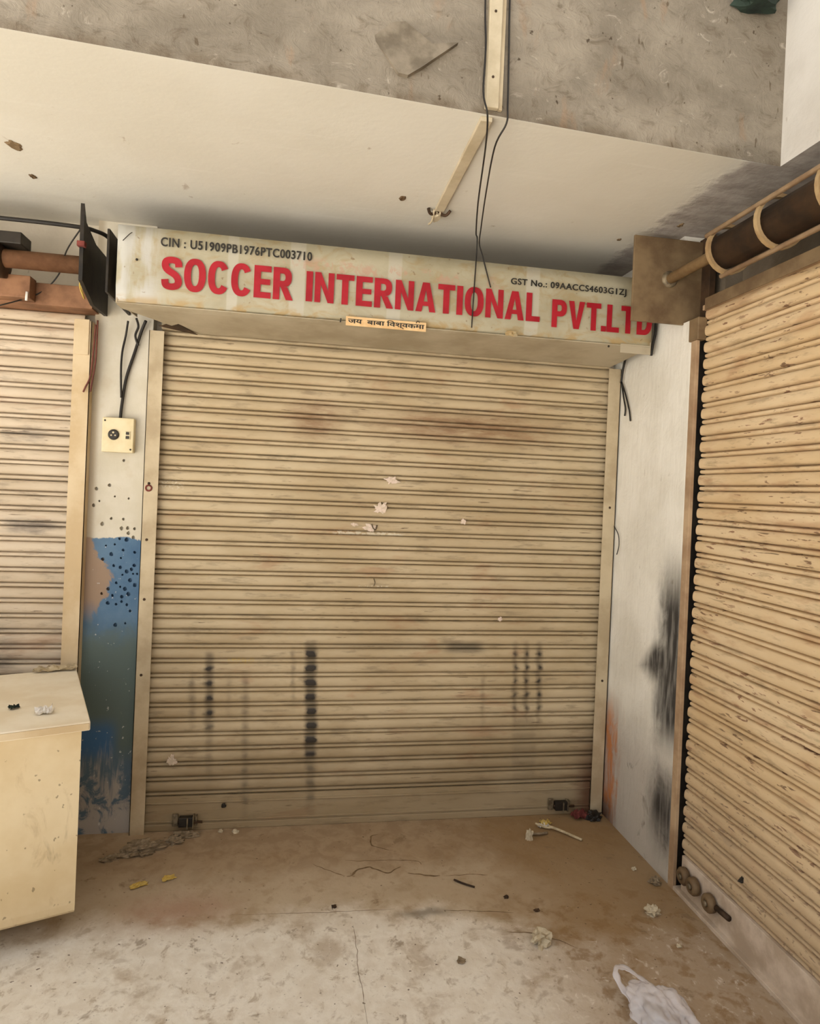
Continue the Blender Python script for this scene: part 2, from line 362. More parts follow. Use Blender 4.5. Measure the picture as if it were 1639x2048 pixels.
M = dict(
    floor=mat_floor(), ceil=mat_ceiling(), beam=mat_beam(), white=mat_white('whitewash', (194, 188, 178), (210, 205, 196)), pierR=mat_pier_right(), pierL=mat_pier_left(),
    dingy=mat_white('dingy_plaster', (188, 178, 160), (208, 198, 180)),
    darkened=mat_white('shade_darkened_cement', (92, 82, 68), (118, 107, 92)),  # shade behind the roller is put into this cement colour
    slat=mat_slats('shutter_paint_beige', (178, 158, 124), (196, 178, 146), 'x', 'main'),
    slatL=mat_slats('shutter_paint_pinkish', (190, 172, 146), (206, 190, 167), 'x', 'left'),
    slatR=mat_slats('shutter_paint_tan', (200, 172, 131), (213, 189, 152), 'y', 'right'),
    botR=simple('rail_paint_pinkish', (176, 158, 138), (208, 192, 174), 9, .65, 0, .25),
    sign=mat_sign(), counter=mat_counter(),
    rail=simple('rail_paint', (172, 154, 124), (196, 180, 150), 5, .6),
    railL=simple('rail_paint_warm', (190, 166, 128), (206, 186, 152), 5, .6),
    railR=simple('rail_paint_brown', (150, 122, 94), (184, 158, 126), 6, .6),
    hood=simple('hood_sheet', (158, 145, 120), (178, 166, 142), 4, .6),
    rust=simple('brown_steel', (104, 84, 61), (134, 113, 84), 7, .6, .2),
    rustd=simple('dark_rusty_steel', (50, 38, 28), (78, 58, 40), 9, .65, .2),
    oxide=simple('red_oxide_steel', (112, 78, 54), (146, 106, 76), 7, .6, .1),
    dark=simple('dark_grease_and_shade', (30, 26, 22), (48, 42, 34), 12, .5),  # also the painted shade in the rail gap and beside the sign
    pipe=simple('grimy_pipe', (150, 122, 86), (176, 150, 110), 12, .5, .1),
    cond=simple('conduit_plastic', (176, 162, 134), (196, 183, 156), 9, .5),
    wire=simple('black_wire', (34, 30, 27), (44, 40, 34), 20, .5, 0, 0),
    wirer=simple('red_brown_wire', (96, 52, 44), (116, 66, 52), 20, .5, 0, 0),
    red=simple('red_vinyl', (150, 20, 33), (166, 28, 41), 14, .5, 0, .08),
    ink=simple('black_print', (38, 36, 32), (56, 52, 46), 30, .6, 0, 0),
    stick=simple('peach_sticker', (226, 194, 146), (216, 176, 124), 20, .6, 0, 0),
    plast=simple('cream_bakelite', (208, 192, 150), (220, 206, 170), 10, .45),
    bake=simple('black_bakelite', (40, 36, 30), (60, 54, 44), 20, .4),
    lock=simple('worn_lock_steel', (96, 84, 66), (142, 128, 104), 40, .5, .4),
    mud=simple('dry_mud', (120, 104, 82), (152, 136, 112), 40, .95, 0, .6),
    chip=simple('plaster_chip', (176, 162, 136), (202, 190, 164), 40, .9, 0, .4),
    straw=simple('pale_straw', (168, 150, 118), (200, 184, 152), 40, .8, 0, .2),
    yellow=simple('yellow_foil', (190, 158, 72), (206, 180, 104), 30, .4, 0, 0),
    paper=simple('white_paper', (226, 220, 210), (236, 232, 226), 20, .8, 0, 0),
    crack=simple('crack_grime', (104, 84, 60), (128, 106, 78), 30, .95, 0, 0),
    splash=simple('dried_paint_pinkish', (206, 190, 168), (226, 206, 190), 60, .8, 0, .2),
    dust_lit=simple('dusty_lit_counter_top', (228, 214, 186), (240, 230, 208), 5, .8, 0, .2),  # dusty top, made paler still to paint in the light on it
    teal=simple('dark_teal_cloth', (26, 32, 28), (46, 60, 50), 12, .8),
    maroon=simple('maroon_rag', (96, 44, 40), (126, 66, 58), 30, .9),
    flake=simple('shaded_loose_plaster', (106, 96, 81), (138, 127, 110), 14, .9, 0, .5),  # darker than the beam, with the flake's V of shadow in its colour
)
_b = Mat('clear_polythene', .16, 0, .9); _b.col((244, 242, 248)); _b.b.inputs['Alpha'].default_value = .50
_b.bump(_b.noise(45, 3), .3, .004); M['bag'] = _b.m

# ------------------------------------------------------------------ structure
XR, ZC = 1.55, 2.66
struct(box('floor', -16, 6, -26, 0.3, -.2, 0, M['floor'], None, 0), 'dusty cracked concrete floor with brown stains')
def slab(name, pts, z0, z1, mat):
    n = len(pts); vs = [(x, y, z0) for x, y in pts]+[(x, y, z1) for x, y in pts]
    fs = [tuple(range(n))[::-1], tuple(range(n, 2*n))]+[(i, (i+1) % n, (i+1) % n+n, i+n) for i in range(n)]
    return mesh(name, vs, fs, mat)
# beam line along the front of the lower ceiling (slightly out of square, as it stands)
bl = lambda x: -1.20+(x-.1)*.055
struct(slab('ceiling', [(-5, bl(-5)+.001), (1.513, bl(1.513)+.001), (1.536, -7), (2.3, -7), (2.3, .3), (-5, .3)], ZC, ZC+.0009, M['ceil']), 'cream painted low ceiling with grey cement patch at right')
ZT = 3.5
struct(slab('wall_upper', [(-5, bl(-5)), (1.515, bl(1.515)), (1.515, bl(1.515)+.25), (-5, bl(-5)+.25)], ZC+.001, ZT, M['beam']), 'rough bare grey concrete beam face above the ceiling edge')
struct(slab('wall_upper_right', [(1.512, bl(1.5)+.3), (1.535, -7), (1.9, -7), (1.9, bl(1.5)+.3)], ZC+.001, ZT, M['white']), 'whitewashed beam face at top right')
# lifted plaster flake on the beam
fl = [(.155, 2.86), (.168, 2.809), (.235, 2.724), (.262, 2.722), (.30, 2.75), (.405, 2.842), (.33, 2.83), (.25, 2.88)]
yy = bl(.25)
tip = [(x, yy-.002-(.013 if i in (2, 3, 4) else .004 if i in (1, 5) else 0.0), z) for i, (x, z) in enumerate(fl)]
vs = tip+[(x, yy+.01, z) for x, z in fl]; n = len(fl)
flk = mesh('plaster_flake', vs, [tuple(range(n))]+[(i, (i+1) % n, (i+1) % n+n, i+n) for i in range(n)], M['flake'], bpy.data.objects['wall_upper'])

wb = struct(slab('wall_back', [(-5, .06), (1.75, .06), (1.75, .3), (-5, .3)], 0, ZC, M['dingy']), 'plastered back wall behind the shutters')
# left pier, its drilled holes cut as real pits
holes = [(-0.853, 1.503), (-0.776, 1.472), (-0.719, 1.465), (-0.838, 1.45), (-0.861, 1.43), (-0.787, 1.376), (-0.737, 1.375), (-0.823, 1.351), (-0.743, 1.334), (-0.718, 1.336), (-0.69, 1.335), (-0.714, 1.314), (-0.75, 1.289), (-0.72, 1.285), (-0.693, 1.296), (-0.804, 1.257), (-0.768, 1.264), (-0.733, 1.24), (-0.685, 1.231), (-0.781, 1.221), (-0.815, 1.198), (-0.741, 1.205), (-0.769, 1.171), (-0.742, 1.164), (-0.684, 1.174), (-0.696, 1.157), (-0.715, 1.147), (-0.732, 1.132), (-0.671, 1.137), (-0.688, 1.137), (-0.699, 1.108), (-0.756, 1.096), (-0.679, 1.088), (-0.739, 1.079), (-0.719, 1.070), (-0.788, 1.069), (-0.814, 1.048), (-0.769, 1.041), (-0.704, 1.048), (-0.731, 1.036), (-0.731, 1.015), (-0.787, 1.008), (-0.753, 1.003), (-0.709, 1.001), (-0.694, 0.974), (-0.752, 0.912), (-0.712, 0.92), (-.80, 1.52), (-.745, 1.63)]
px0, px1, PYF = -.885, -.645, -.008
V2 = [Vector((px0, 0)), Vector((px1, 0)), Vector((px1, ZC)), Vector((px0, ZC))]; F2 = [[0, 1, 2, 3]]; loops = []
for i, (hx, hz) in enumerate(holes):
    rad = random.choice((.0045, .006, .0075, .0085)); a = len(V2)
    for k in range(8):
        t = 2*math.pi*k/8; V2.append(Vector((hx+rad*math.cos(t)*random.uniform(.85, 1.15), hz+rad*1.1*math.sin(t)*random.uniform(.85, 1.15))))
    loops.append(list(range(a, a+8)))
ov, oe, of, ovo, oeo, ofo = delaunay_2d_cdt(V2, [], F2+loops, 1, 1e-6, True)
keep = [f for f, o in zip(of, ofo) if not any(k > 0 for k in o)]
vs = [(v.x, PYF, v.y) for v in ov]; fs = [tuple(f) for f in keep]
omap = {}
for i, oo in enumerate(ovo):
    for k in oo: omap[k] = i
for lp in loops:
    idx = [omap[k] for k in lp]; a = len(vs)
    cx = sum(vs[k][0] for k in idx)/8; cz = sum(vs[k][2] for k in idx)/8
    vs += [(cx+(vs[k][0]-cx)*.8, PYF+.02, cz+(vs[k][2]-cz)*.8) for k in idx]
    fs += [(idx[k], idx[(k+1) % 8], a+(k+1) % 8, a+k) for k in range(8)]+[tuple(range(a, a+8))]
a = len(vs); vs += [(px0, PYF, 0), (px1, PYF, 0), (px1, PYF, ZC), (px0, PYF, ZC), (px0, .07, 0), (px1, .07, 0), (px1, .07, ZC), (px0, .07, ZC)]
fs += [(a, a+3, a+7, a+4), (a+1, a+5, a+6, a+2)]
pier = mesh('pilaster', vs, fs, M['pierL'], wb); pier['label'] = 'pier with blue lower paint pitted with drill holes'

wr = struct(slab('wall_right', [(XR, .06), (XR, -.60), (XR+.012, -.625), (XR+.2, -.625), (XR+.2, .06)], 0, 2.292, M['pierR']), 'whitewashed return wall with soot and rust stains')
wu = slab('upper_return', [(XR, .06), (XR, -.525), (XR+.1, -.525), (XR+.1, .06)], 2.292, ZC, M['pierR']); wu.parent = wr
struct(slab('wall_right_back', [(XR+.13, .06), (XR+.13, -.62), (XR+.2, -.63), (XR+.2, -7), (XR+.7, -7), (XR+.7, .06)], 0, ZC, M['darkened']), 'plaster wall behind the tan shutter roller')

# ------------------------------------------------------------------ shutters
PITCH = .066
def slat_mesh(length, mat):
    band = [(-.0230, .0188), (-.0010, .0204), (.0040, .0240), (.0064, .031), (.0070, .040), (.0058, .049), (.0034, .0562), (-.0020, .0606), (-.0230, .0624)]
    bead = [(-.0230, -.0036), (-.0230, -.0012), (-.0040, .0004), (-.0010, .0036), (-.0002, .0075), (-.0010, .0112), (-.0044, .0142), (-.0230, .0158), (-.0230, .0188)]
    vs = []; fs = []; sm = []
    NX = 6
    for prof in (bead, band):
        a = len(vs); n = len(prof)
        for i in range(NX+1):
            vs += [(length*i/NX, -d, z) for d, z in prof]
        for i in range(NX):
            for k in range(n-1):
                p = a+i*n+k; fs.append((p, p+n, p+n+1, p+1))
    # hemmed back edge so the sheet has a thickness
    for prof in (bead, band):
        a = len(vs); n = len(prof)
        for i in (0, 1): vs += [(length*i, -d+.0012, z) for d, z in prof]
        for k in range(n-1): fs.append((a+k, a+k+1, a+n+k+1, a+n+k))
    me = bpy.data.meshes.new('slat'); me.from_pydata(vs, [], fs); me.update(); me.materials.append(mat)
    me.polygons.foreach_set('use_smooth', [True]*len(me.polygons)); return me
def curtain(parent, length, z0, n, mat, origin, rotz):
    me = slat_mesh(length, mat)
    for i in range(n):
        o = link(bpy.data.objects.new('slat', me), parent)
        j = random.uniform(-.0012, .0012)
        off = Vector((0, j, 0)); off.rotate(Matrix.Rotation(rotz, 3, 'Z'))
        o.location = Vector(origin)+off+Vector((0, 0, z0+i*PITCH))-parent.location
        o.rotation_euler = (random.uniform(-.02, .02), random.uniform(-.0006, .0006), rotz)
def channel(name, x0, x1, y0, y1, z0, z1, mat, parent, openx, t=.003):
    """U channel guide: a web and two flanges; openx = +1/-1 side the curtain enters"""
    bm = bmesh.new()
    if openx > 0: bx(bm, x0, x0+t, y0, y1, z0, z1)
    else: bx(bm, x1-t, x1, y0, y1, z0, z1)
    bx(bm, x0, x1, y0, y0+t, z0, z1); bx(bm, x0, x1, y1-t, y1, z0, z1)
    return from_bm(name, bm, mat, parent)
def bolt(parent, c, axis, r, mat):
    bm = bmesh.new(); lathe(bm, c, axis, [(0, r), (r*.5, r*.9), (r*.7, r*.4)], 10); return from_bm('bolt', bm, mat, parent, True)

# main shutter
ms = tag(empty('roller_shutter', (.44, 0, 0)), 'closed beige steel shutter with black soot streaks, under the red-lettered sign', 'shutter')
def P(o, p=None): return kid(o, p or ms)
curtain(ms, 2.115, .150, 32, M['slat'], (-.612, .004, 0), 0)
bm = bmesh.new()
bx(bm, -.60, 1.49, -.004, .012, .012, .148, .002); bx(bm, -.60, 1.49, -.010, .012, .118, .126, .002); bx(bm, -.60, 1.49, -.012, .014, .0, .030, .003); bx(bm, -.60, 1.49, -.009, .012, .036, .044, .002)
P(from_bm('bottom_rail', bm, M['slat']))
lr = P(channel('guide_rail', -.656, -.594, -.034, .05, 0, 2.20, M['rail'], None, 1))
rl = P(channel('guide_rail', 1.482, 1.545, -.034, .05, 0, 2.19, M['rail'], None, -1))
for z in (1.535, 1.29, 1.03, .70): bolt(ms, Vector((-.632, -.034, z))-ms.location, (0, -1, 0), .006, M['rustd'])
for z in (1.51, .66): bolt(ms, Vector((1.515, -.034, z))-ms.location, (0, -1, 0), .006, M['rustd'])
ring = torus('washer', (-.632, -.0365, 1.515), (0, 1, 0), .012, .0035, M['maroon'], None, 18); P(ring)
def hasp(x, z, parent, mir=1):
    hp = empty('lock_hasp'); hp.parent = parent; hp.location = Vector((x, -.012, z))-parent.location
    bm = bmesh.new(); bx(bm, -.055, -.030, -.012, 0, -.022, .030, .002); from_bm('plate', bm, M['lock'], hp)
    bm = bmesh.new(); bx(bm, .034, .040, -.034, 0, -.024, .028, .002); from_bm('plate', bm, M['lock'], hp)
    bm = bmesh.new(); bx(bm, -.026, .036, -.030, -.002, -.020, .022, .004); from_bm('lock_body', bm, M['dark'], hp)
    bm = bmesh.new(); bx(bm, .010, .016, -.036, -.028, -.026, .022, .001); from_bm('staple', bm, M['lock'], hp)
    bm = bmesh.new(); bx(bm, .046, .052, -.02, 0, -.02, .024, .001); from_bm('staple', bm, M['lock'], hp)
    tube('bolt_rod', [(-.03, -.016, 0), (.075, -.016, -.004)], .006, M['rustd'], hp)
    return hp
hasp(-.425, .048, ms); hasp(1.325, .050, ms)
kn = lump('handle_stub', (-.262, -.014, .098), (.010, .008, .012), M['dark'], None, 4, .2); P(kn)
for (x, z, sx, sz, sd) in ((.435, 1.597, .022, .012, 1), (.393, 1.462, .020, .018, 2), (.345, 1.372, .020, .012, 3), (.787, 1.416, .009, .009, 5), (-.494, .312, .014, .016, 6), (.99, .952, .008, .007, 8), (.27, 1.385, .012, .005, 9)):
    ob = lump('paint_splash', (x, -.004, z), (sx, sz, .0025), M['splash'], None, sd, .95, 2.6, 3); ob.rotation_euler = (math.pi/2, 0, 0); P(ob)
tube('door_pull', [Vector(p)-ms.location for p in ((.352, -.006, 1.388), (.356, -.028, 1.372), (.368, -.028, 1.366), (.376, -.006, 1.384))], .003, M['lock'], ms)
tube('hook', [Vector(p)-ms.location for p in ((.372, -.004, 1.135), (.376, -.020, 1.120), (.372, -.016, 1.104))], .0025, M['lock'], ms)

# left shutter
ls = tag(empty('roller_shutter', (-1.6, 0, 0)), 'pale pinkish steel shutter at the left edge, beside the blue pier', 'shutter')
curtain(ls, 2.0, .145, 33, M['slatL'], (-2.93, .010, 0), 0)
kid(box('bottom_rail', -2.9, -.93, -.004, .014, 0, .145, M['slatL']), ls)
kid(channel('guide_rail', -.955, -.885, -.050, .05, 0, 2.215, M['railL'], None, -1), ls)
kid(box('rail_cap', -.952, -.893, -.056, -.050, 2.07, 2.22, M['railL'], None, .002), ls)
# its roller gear: bracket plate seen edge on, axle, spring block, brown hood board
bm = bmesh.new()
pl = [(-.36, 2.59), (-.33, 2.53), (-.20, 2.49), (-.03, 2.49), (.0, 2.49), (.0, 2.25), (-.20, 2.245), (-.355, 2.30)]
vs = [(-.850, y, z) for y, z in pl]+[(-.836, y, z) for y, z in pl]; n = len(pl)
pm = mesh('bracket_plate', vs, [tuple(range(n)), tuple(range(2*n-1, n-1, -1))]+[(i, i+n, (i+1) % n+n, (i+1) % n) for i in range(n)], M['dark'])
bm.free(); kid(pm, ls)
kid(box('bracket_plate', -.752, -.742, -.36, .05, 2.262, 2.505, M['dark'], None, .002), ms)  # added dark plate standing in for the shade beside the sign end
kid(box('bracket_tab', -.856, -.828, -.372, -.345, 2.425, 2.445, M['maroon'], None, .002), ls)
kid(tube('axle', [(-2.9, -.20, 2.402), (-.85, -.20, 2.402)], .036, M['oxide'], None, 14), ls)
kid(box('spring_block', -1.6, -1.092, -.26, -.16, 2.445, 2.492, M['dark'], None, .004), ls)
bm = bmesh.new(); lathe(bm, (-1.17, -.2, 2.40), (-1, 0, 0), [(0, .05), (.004, .075), (.03, .075), (.034, .05)], 22); kid(from_bm('spring_wheel', bm, M['rustd'], None, True), ls)
bm = bmesh.new(); bx(bm, -2.9, -.872, -.10, -.085, 2.262, 2.345, .002); bx(bm, -2.9, -.872, -.10, .02, 2.255, 2.263, .001); kid(from_bm('hood_board', bm, M['oxide']), ls)
kid(box('hood_block', -2.2, -1.09, -.165, -.10, 2.262, 2.352, M['oxide'], None, .003), ls)
kid(tube('stay_rod', [(-1.10, -.17, 2.25), (-1.098, -.17, 2.285)], .005, M['paper'], None), ls)

# right shutter
rs = tag(empty('roller_shutter', (XR, -2.4, 0)), 'tan steel shutter along the right wall with its exposed roller above', 'shutter')
XC = XR+.028
curtain(rs, 3.9, .150, 33, M['slatR'], (XC, -.660, 0), -math.pi/2)
bm = bmesh.new()
bx(bm, XC-.009, XC+.012, -4.55, -.668, .012, .1495, .002); bx(bm, XC-.030, XC+.01, -4.55, -.645, 0, .016, .002)
kid(from_bm('bottom_rail', bm, M['botR']), rs)
bm = bmesh.new(); bx(bm, XR-.004, XR+.012, -.648, -.612, 0, 2.26, .002); kid(from_bm('guide_rail', bm, M['railR']), rs)
kid(box('gap_shade', XR+.0125, XR+.056, -.634, -.6255, 0, 2.29, M['dark'], None, .0), rs)  # dark strips painting the shade in the gap between rail and slats
kid(box('gap_shade', XR+.052, XR+.056, -.72, -.62, 0, 2.29, M['dark'], None, .0), rs)
kid(box('rail_foot', XR-.010, XR+.03, -.664, -.60, 2.20, 2.29, M['rust'], None, .004), rs)
bp = kid(box('bracket_plate', 1.318, 1.632, -.545, -.533, 2.285, 2.635, M['rust'], None, .002), rs)
kid(box('bracket_angle', 1.622, 1.650, -.60, -.50, 2.285, 2.648, M['rustd'], None, .002), rs)
RX, RZ = 1.478, 2.455
kid(tube('axle', [(RX, -.548, RZ+.012), (RX, -4.5, RZ)], .021, M['pipe'], None, 14), rs)
bm = bmesh.new(); lathe(bm, (RX, -.534, RZ+.012), (0, -1, 0), [(0, .036), (.016, .034), (.022, .026)], 16); kid(from_bm('axle_collar', bm, M['lock'], None, True), rs)
bm = bmesh.new(); lathe(bm, (RX, -.90, RZ), (0, -1, 0), [(0, .030), (.005, .062), (3.5, .062), (3.51, .03)], 20); kid(from_bm('spring_drum', bm, M['rustd'], None, True), rs)
for k, y in enumerate((-.925, -1.175, -1.425, -1.70, -1.98)):
    bm = bmesh.new()
    for (r1, w_) in ((.088, .008),):
        seg = 28; A = []
        for j in range(seg):
            t = 2*math.pi*j/seg; c, s_ = math.cos(t), math.sin(t)
            A.append([bm.verts.new((RX+c*q, y+yy_, RZ+s_*q)) for q, yy_ in ((r1, -w_), (r1, w_), (r1-.012, w_), (r1-.012, -w_))])
        for j in range(seg):
            a, b = A[j], A[(j+1) % seg]
            for q in range(4): bm.faces.new((a[q], b[q], b[(q+1) % 4], a[(q+1) % 4]))
    kid(from_bm('drum_ring', bm, M['pipe'], None), rs)
for ang in (148, 262, 30):
    c, s_ = math.cos(R(ang)), math.sin(R(ang))
    kid(tube('drum_bar', [(RX+c*.090, -.905, RZ+s_*.090), (RX+c*.090, -4.3, RZ+s_*.090)], .009, M['railR'], None, 6), rs)
kid(box('hood_angle', XC-.02, XC+.05, -4.5, -.66, 2.315, 2.335, M['railR'], None, .002), rs)
kid(box('lintel_strip', XC-.05, XC-.044, -4.5, -.72, 2.30, 2.345, M['rust'], None, .001), rs)
def rlock(y, z, parent):
    q = empty('lock'); q.parent = parent; q.location = Vector((XC-.018, y, z))-parent.location
    bm = bmesh.new(); lathe(bm, (0, 0, 0), (-1, 0, 0), [(0, .033), (.016, .033), (.024, .026), (.027, .018), (.020, .013)], 22); from_bm('lock_body', bm, M['rust'], q, True)
    bm = bmesh.new(); lathe(bm, (-.018, 0, 0), (-1, 0, 0), [(0, .011), (.010, .010), (.012, .006)], 14); from_bm('key_barrel', bm, M['lock'], q, True)
    return q
rlock(-.712, .092, rs); rlock(-.775, .090, rs); rlock(-.872, .086, rs)
kid(tube('bolt_rod', [(XC-.020, -.89, .088), (XC-.018, -.975, .094)], .010, M['rustd'], None), rs)
kid(lump('dried_splat', (XC-.010, -1.02, .25), (.012, .006, .012), M['dark'], None, 3, .3), rs)

# ------------------------------------------------------------------ sign over the main shutter
SY = -.38
sg = tag(empty('shop_sign', (.4, SY, 2.2)), 'long cream sign box with red lettering above the middle shutter', 'sign')
T, B = 2.518, 2.226
pts_f = [(-.708, SY), (1.502, SY)]
bm = bmesh.new()
# front panel with slight waviness of the sheet
NX, NZ = 60, 5; g = []
for i in range(NX+1):
    g.append(bm.verts.new((-.708+2.21*i/NX, SY+.03, B-.008)))
    for j in range(NZ+1):
        x = -.708+2.21*i/NX; z = B+(T-B)*j/NZ+(.012*math.sin((x+.7)*1.42) if True else 0)*(1-j/NZ)
        yv = SY+.003*mnoise.noise(Vector((x*3, z*9, 1)))
        if j == 0: yv += .006
        g.append(bm.verts.new((x, yv, z)))
for i in range(NX):
    for j in range(NZ+1):
        a = i*(NZ+2)+j; bm.faces.new((g[a], g[a+NZ+2], g[a+NZ+3], g[a+1]))
fp = from_bm('front_panel', bm, M['sign'], None, True); sol = fp.modifiers.new('thick', 'SOLIDIFY'); sol.thickness = .004; sol.offset = -1
kid(fp, sg)
def sheet(name, pts, t, mat, parent):
    nrm = (Vector(pts[1])-Vector(pts[0])).cross(Vector(pts[2])-Vector(pts[0])).normalized()*t
    n = len(pts); vs = [Vector(p) for p in pts]+[Vector(p)+nrm for p in pts]
    o = mesh(name, vs, [tuple(range(n))[::-1], tuple(range(n, 2*n))]+[(i, (i+1) % n, (i+1) % n+n, i+n) for i in range(n)], mat); return kid(o, parent)
def soff(y): return B-.004-(y-SY)*.07
US = [(-.708, SY+.002, soff(SY)+.002), (-.700, SY+.05, soff(SY)-.006), (-.47, -.060, soff(-.06)), (1.48, -.045, soff(-.045)), (1.50, SY+.002, soff(SY)+.002)]
sheet('underside', US, .004, M['hood'], sg)
sheet('top_panel', [(-.706, SY+.006, T-.003), (1.50, SY+.006, T-.003), (1.50, -.01, T-.003), (-.706, -.01, T-.003)], -.004, M['rustd'], sg)  # unseen top coloured dark to cut bounce and deepen the ceiling shadow
sheet('end_panel', [(1.498, SY+.004, B), (1.498, -.06, B-.02), (1.498, -.06, T-.004), (1.498, SY+.004, T-.004)], .004, M['hood'], sg)
sheet('end_panel', [(-.705, SY+.004, B), (-.705, -.06, B+.02), (-.705, -.06, T-.004), (-.705, SY+.004, T-.004)], .004, M['hood'], sg)
kid(box('return_lip', 1.36, 1.502, SY+.002, SY+.006, B-.036, B+.004, M['hood'], None, .001), sg)
kid(box('rear_lip', -.47, 1.48, -.060, -.052, 2.196, 2.216, M['hood'], None, .001), sg)
sheet('torn_corner', [(-.52, -.20, soff(-.2)-.004), (-.45, -.065, soff(-.065)-.012), (-.60, -.12, soff(-.12)-.003)], .002, M['rustd'], sg)
def _font(f):                                 # Blender's own bundled typefaces
    import os
    try: return bpy.data.fonts.load(os.path.join(bpy.utils.system_resource('DATAFILES'), 'fonts', f))
    except Exception: return None
F_DEVA = _font('NotoSansDevanagari-Regular.woff2')
def text(name, s, x0, x1, z0, z1, y, mat, parent, bold=0.0, font=None, space=1.0):
    """flat print: glyph mesh, made bold by overlaying copies shifted around a small circle"""
    cu = bpy.data.curves.new(name, 'FONT'); cu.body = s; cu.size = 1.0; cu.resolution_u = 4; cu.space_character = space
    f = font
    if f: cu.font = f
    ob = bpy.data.objects.new(name, cu); C.objects.link(ob); bpy.context.view_layer.update()
    dg = bpy.context.evaluated_depsgraph_get(); me = bpy.data.meshes.new_from_object(ob.evaluated_get(dg))
    bpy.data.objects.remove(ob); bpy.data.curves.remove(cu)
    base = [(v.co.x, v.co.y) for v in me.vertices]; pf = [tuple(p.vertices) for p in me.polygons]; bpy.data.meshes.remove(me)
    sh = [(0, 0)]
    if bold: sh += [(bold*math.cos(t), bold*.62*math.sin(t)) for t in [2*math.pi*k/6 for k in range(6)]]
    P2 = []; fs = []; YY = []
    for si, (dx, dy) in enumerate(sh):
        YY += [y-.00012*(len(sh)-1-si)]*len(base)
        a = len(P2); P2 += [(x+dx, z+dy) for x, z in base]; fs += [tuple(k+a for k in f_) for f_ in pf]
    ax, bx_ = min(p[0] for p in P2), max(p[0] for p in P2); ay, by_ = min(p[1] for p in P2), max(p[1] for p in P2)
    vs = [(x0+(p[0]-ax)/(bx_-ax)*(x1-x0), YY[i_], z0+(p[1]-ay)/(by_-ay)*(z1-z0)) for i_, p in enumerate(P2)]
    return kid(mesh(name, vs, fs, mat), parent)
# heavy painted capitals, cut as flat shapes (unit cap height; pieces abut, never overlap)
def glyph(ch):
    tv, th = .215, .185
    q = lambda x0, x1, y0, y1: [(x0, y0), (x1, y0), (x1, y1), (x0, y1)]
    def strip(A, B): return [[A[i], A[i+1], B[i+1], B[i]] for i in range(len(A)-1)]
    def arc(cx, cy, rx, ry, a0, a1, n=22, e=.86):
        o = []
        for k in range(n+1):
            t = R(a0+(a1-a0)*k/n); c, s_ = math.cos(t), math.sin(t)
            o.append((cx+rx*math.copysign(abs(c)**e, c), cy+ry*math.copysign(abs(s_)**e, s_)))
        return o
    if ch == 'I': return tv, [q(0, tv, 0, 1)]
    if ch == '.': return tv, [q(0, tv, 0, .2)]
    if ch == 'L': return .52, [q(0, tv, 0, 1), q(tv, .52, 0, th)]
    if ch == 'E': return .55, [q(0, tv, 0, 1), q(tv, .55, 0, th), q(tv, .52, .415, .59), q(tv, .55, 1-th, 1)]
    if ch == 'T': return .60, [q(0, .60, 1-th, 1), q(.3-tv/2, .3+tv/2, 0, 1-th)]
    if ch == 'N': W = .64; return W, [q(0, tv-.02, 0, 1), q(W-tv+.02, W, 0, 1), [(tv-.02, 1), (tv-.02, .60), (W-tv+.02, 0), (W-tv+.02, .40)]]
    if ch == 'V': W = .66; return W, [[(0, 1), (W/2-.11, 0), (W/2, 0), (W/2, .30), (.22, 1)], [(W, 1), (W-.22, 1), (W/2, .30), (W/2, 0), (W/2+.11, 0)]]
    if ch == 'A':
        W = .70; yi = .74; xi = lambda z: .215+(W/2-.215)*z/yi
        return W, [[(0, 0), (.215, 0), (W/2, yi), (W/2, 1), (W/2-.12, 1)], [(W, 0), (W/2+.12, 1), (W/2, 1), (W/2, yi), (W-.215, 0)], [(xi(.20), .20), (W-xi(.20), .20), (W-xi(.35), .35), (xi(.35), .35)]]
    if ch == 'O': W = .68; return W, strip(arc(W/2, .5, W/2, .51, 0, 360, 40), arc(W/2, .5, W/2-tv, .51-th, 0, 360, 40))
    if ch == 'C': W = .66; return W, strip(arc(W/2, .5, W/2, .51, 32, 328, 34), arc(W/2, .5, W/2-tv, .51-th, 38, 322, 34))
    if ch == 'D': W = .64; return W, [q(0, tv, 0, 1)]+strip([(tv, 1)]+arc(.30, .5, W-.30, .5, 90, -90)+[(tv, 0)], [(tv, 1-th)]+arc(.28, .5, W-.28-tv, .5-th, 90, -90)+[(tv, th)])
    if ch in 'PR':
        W = .60; o = [q(0, tv, 0, 1)]+strip([(tv, 1)]+arc(.32, .70, W-.32, .30, 90, -90)+[(tv, .40)], [(tv, 1-th)]+arc(.30, .70, W-.30-tv+.01, .30-th, 90, -90)+[(tv, .40+th)])
        if ch == 'R': W = .65; o.append([(.24, .40), (.43, 0), (.66, 0), (.46, .40)])
        return W, o
    if ch == 'S':
        W = .62; c = smoothpath([(W-.10, .70, 0), (W*.78, .855, 0), (W*.5, .905, 0), (W*.22, .86, 0), (W*.165, .72, 0), (W*.30, .59, 0), (W*.68, .45, 0), (W*.835, .30, 0), (W*.78, .15, 0), (W*.5, .095, 0), (W*.22, .14, 0), (.10, .31, 0)], 5)
        A = []; B = []
        for i, p in enumerate(c):
            t = (c[min(i+1, len(c)-1)]-c[max(i-1, 0)]).normalized(); n_ = Vector((-t.y, t.x, 0)); hw = .098+.012*abs(t.y)
            A.append(tuple((p+n_*hw)[:2])); B.append(tuple((p-n_*hw)[:2]))
        return W, strip(A, B)
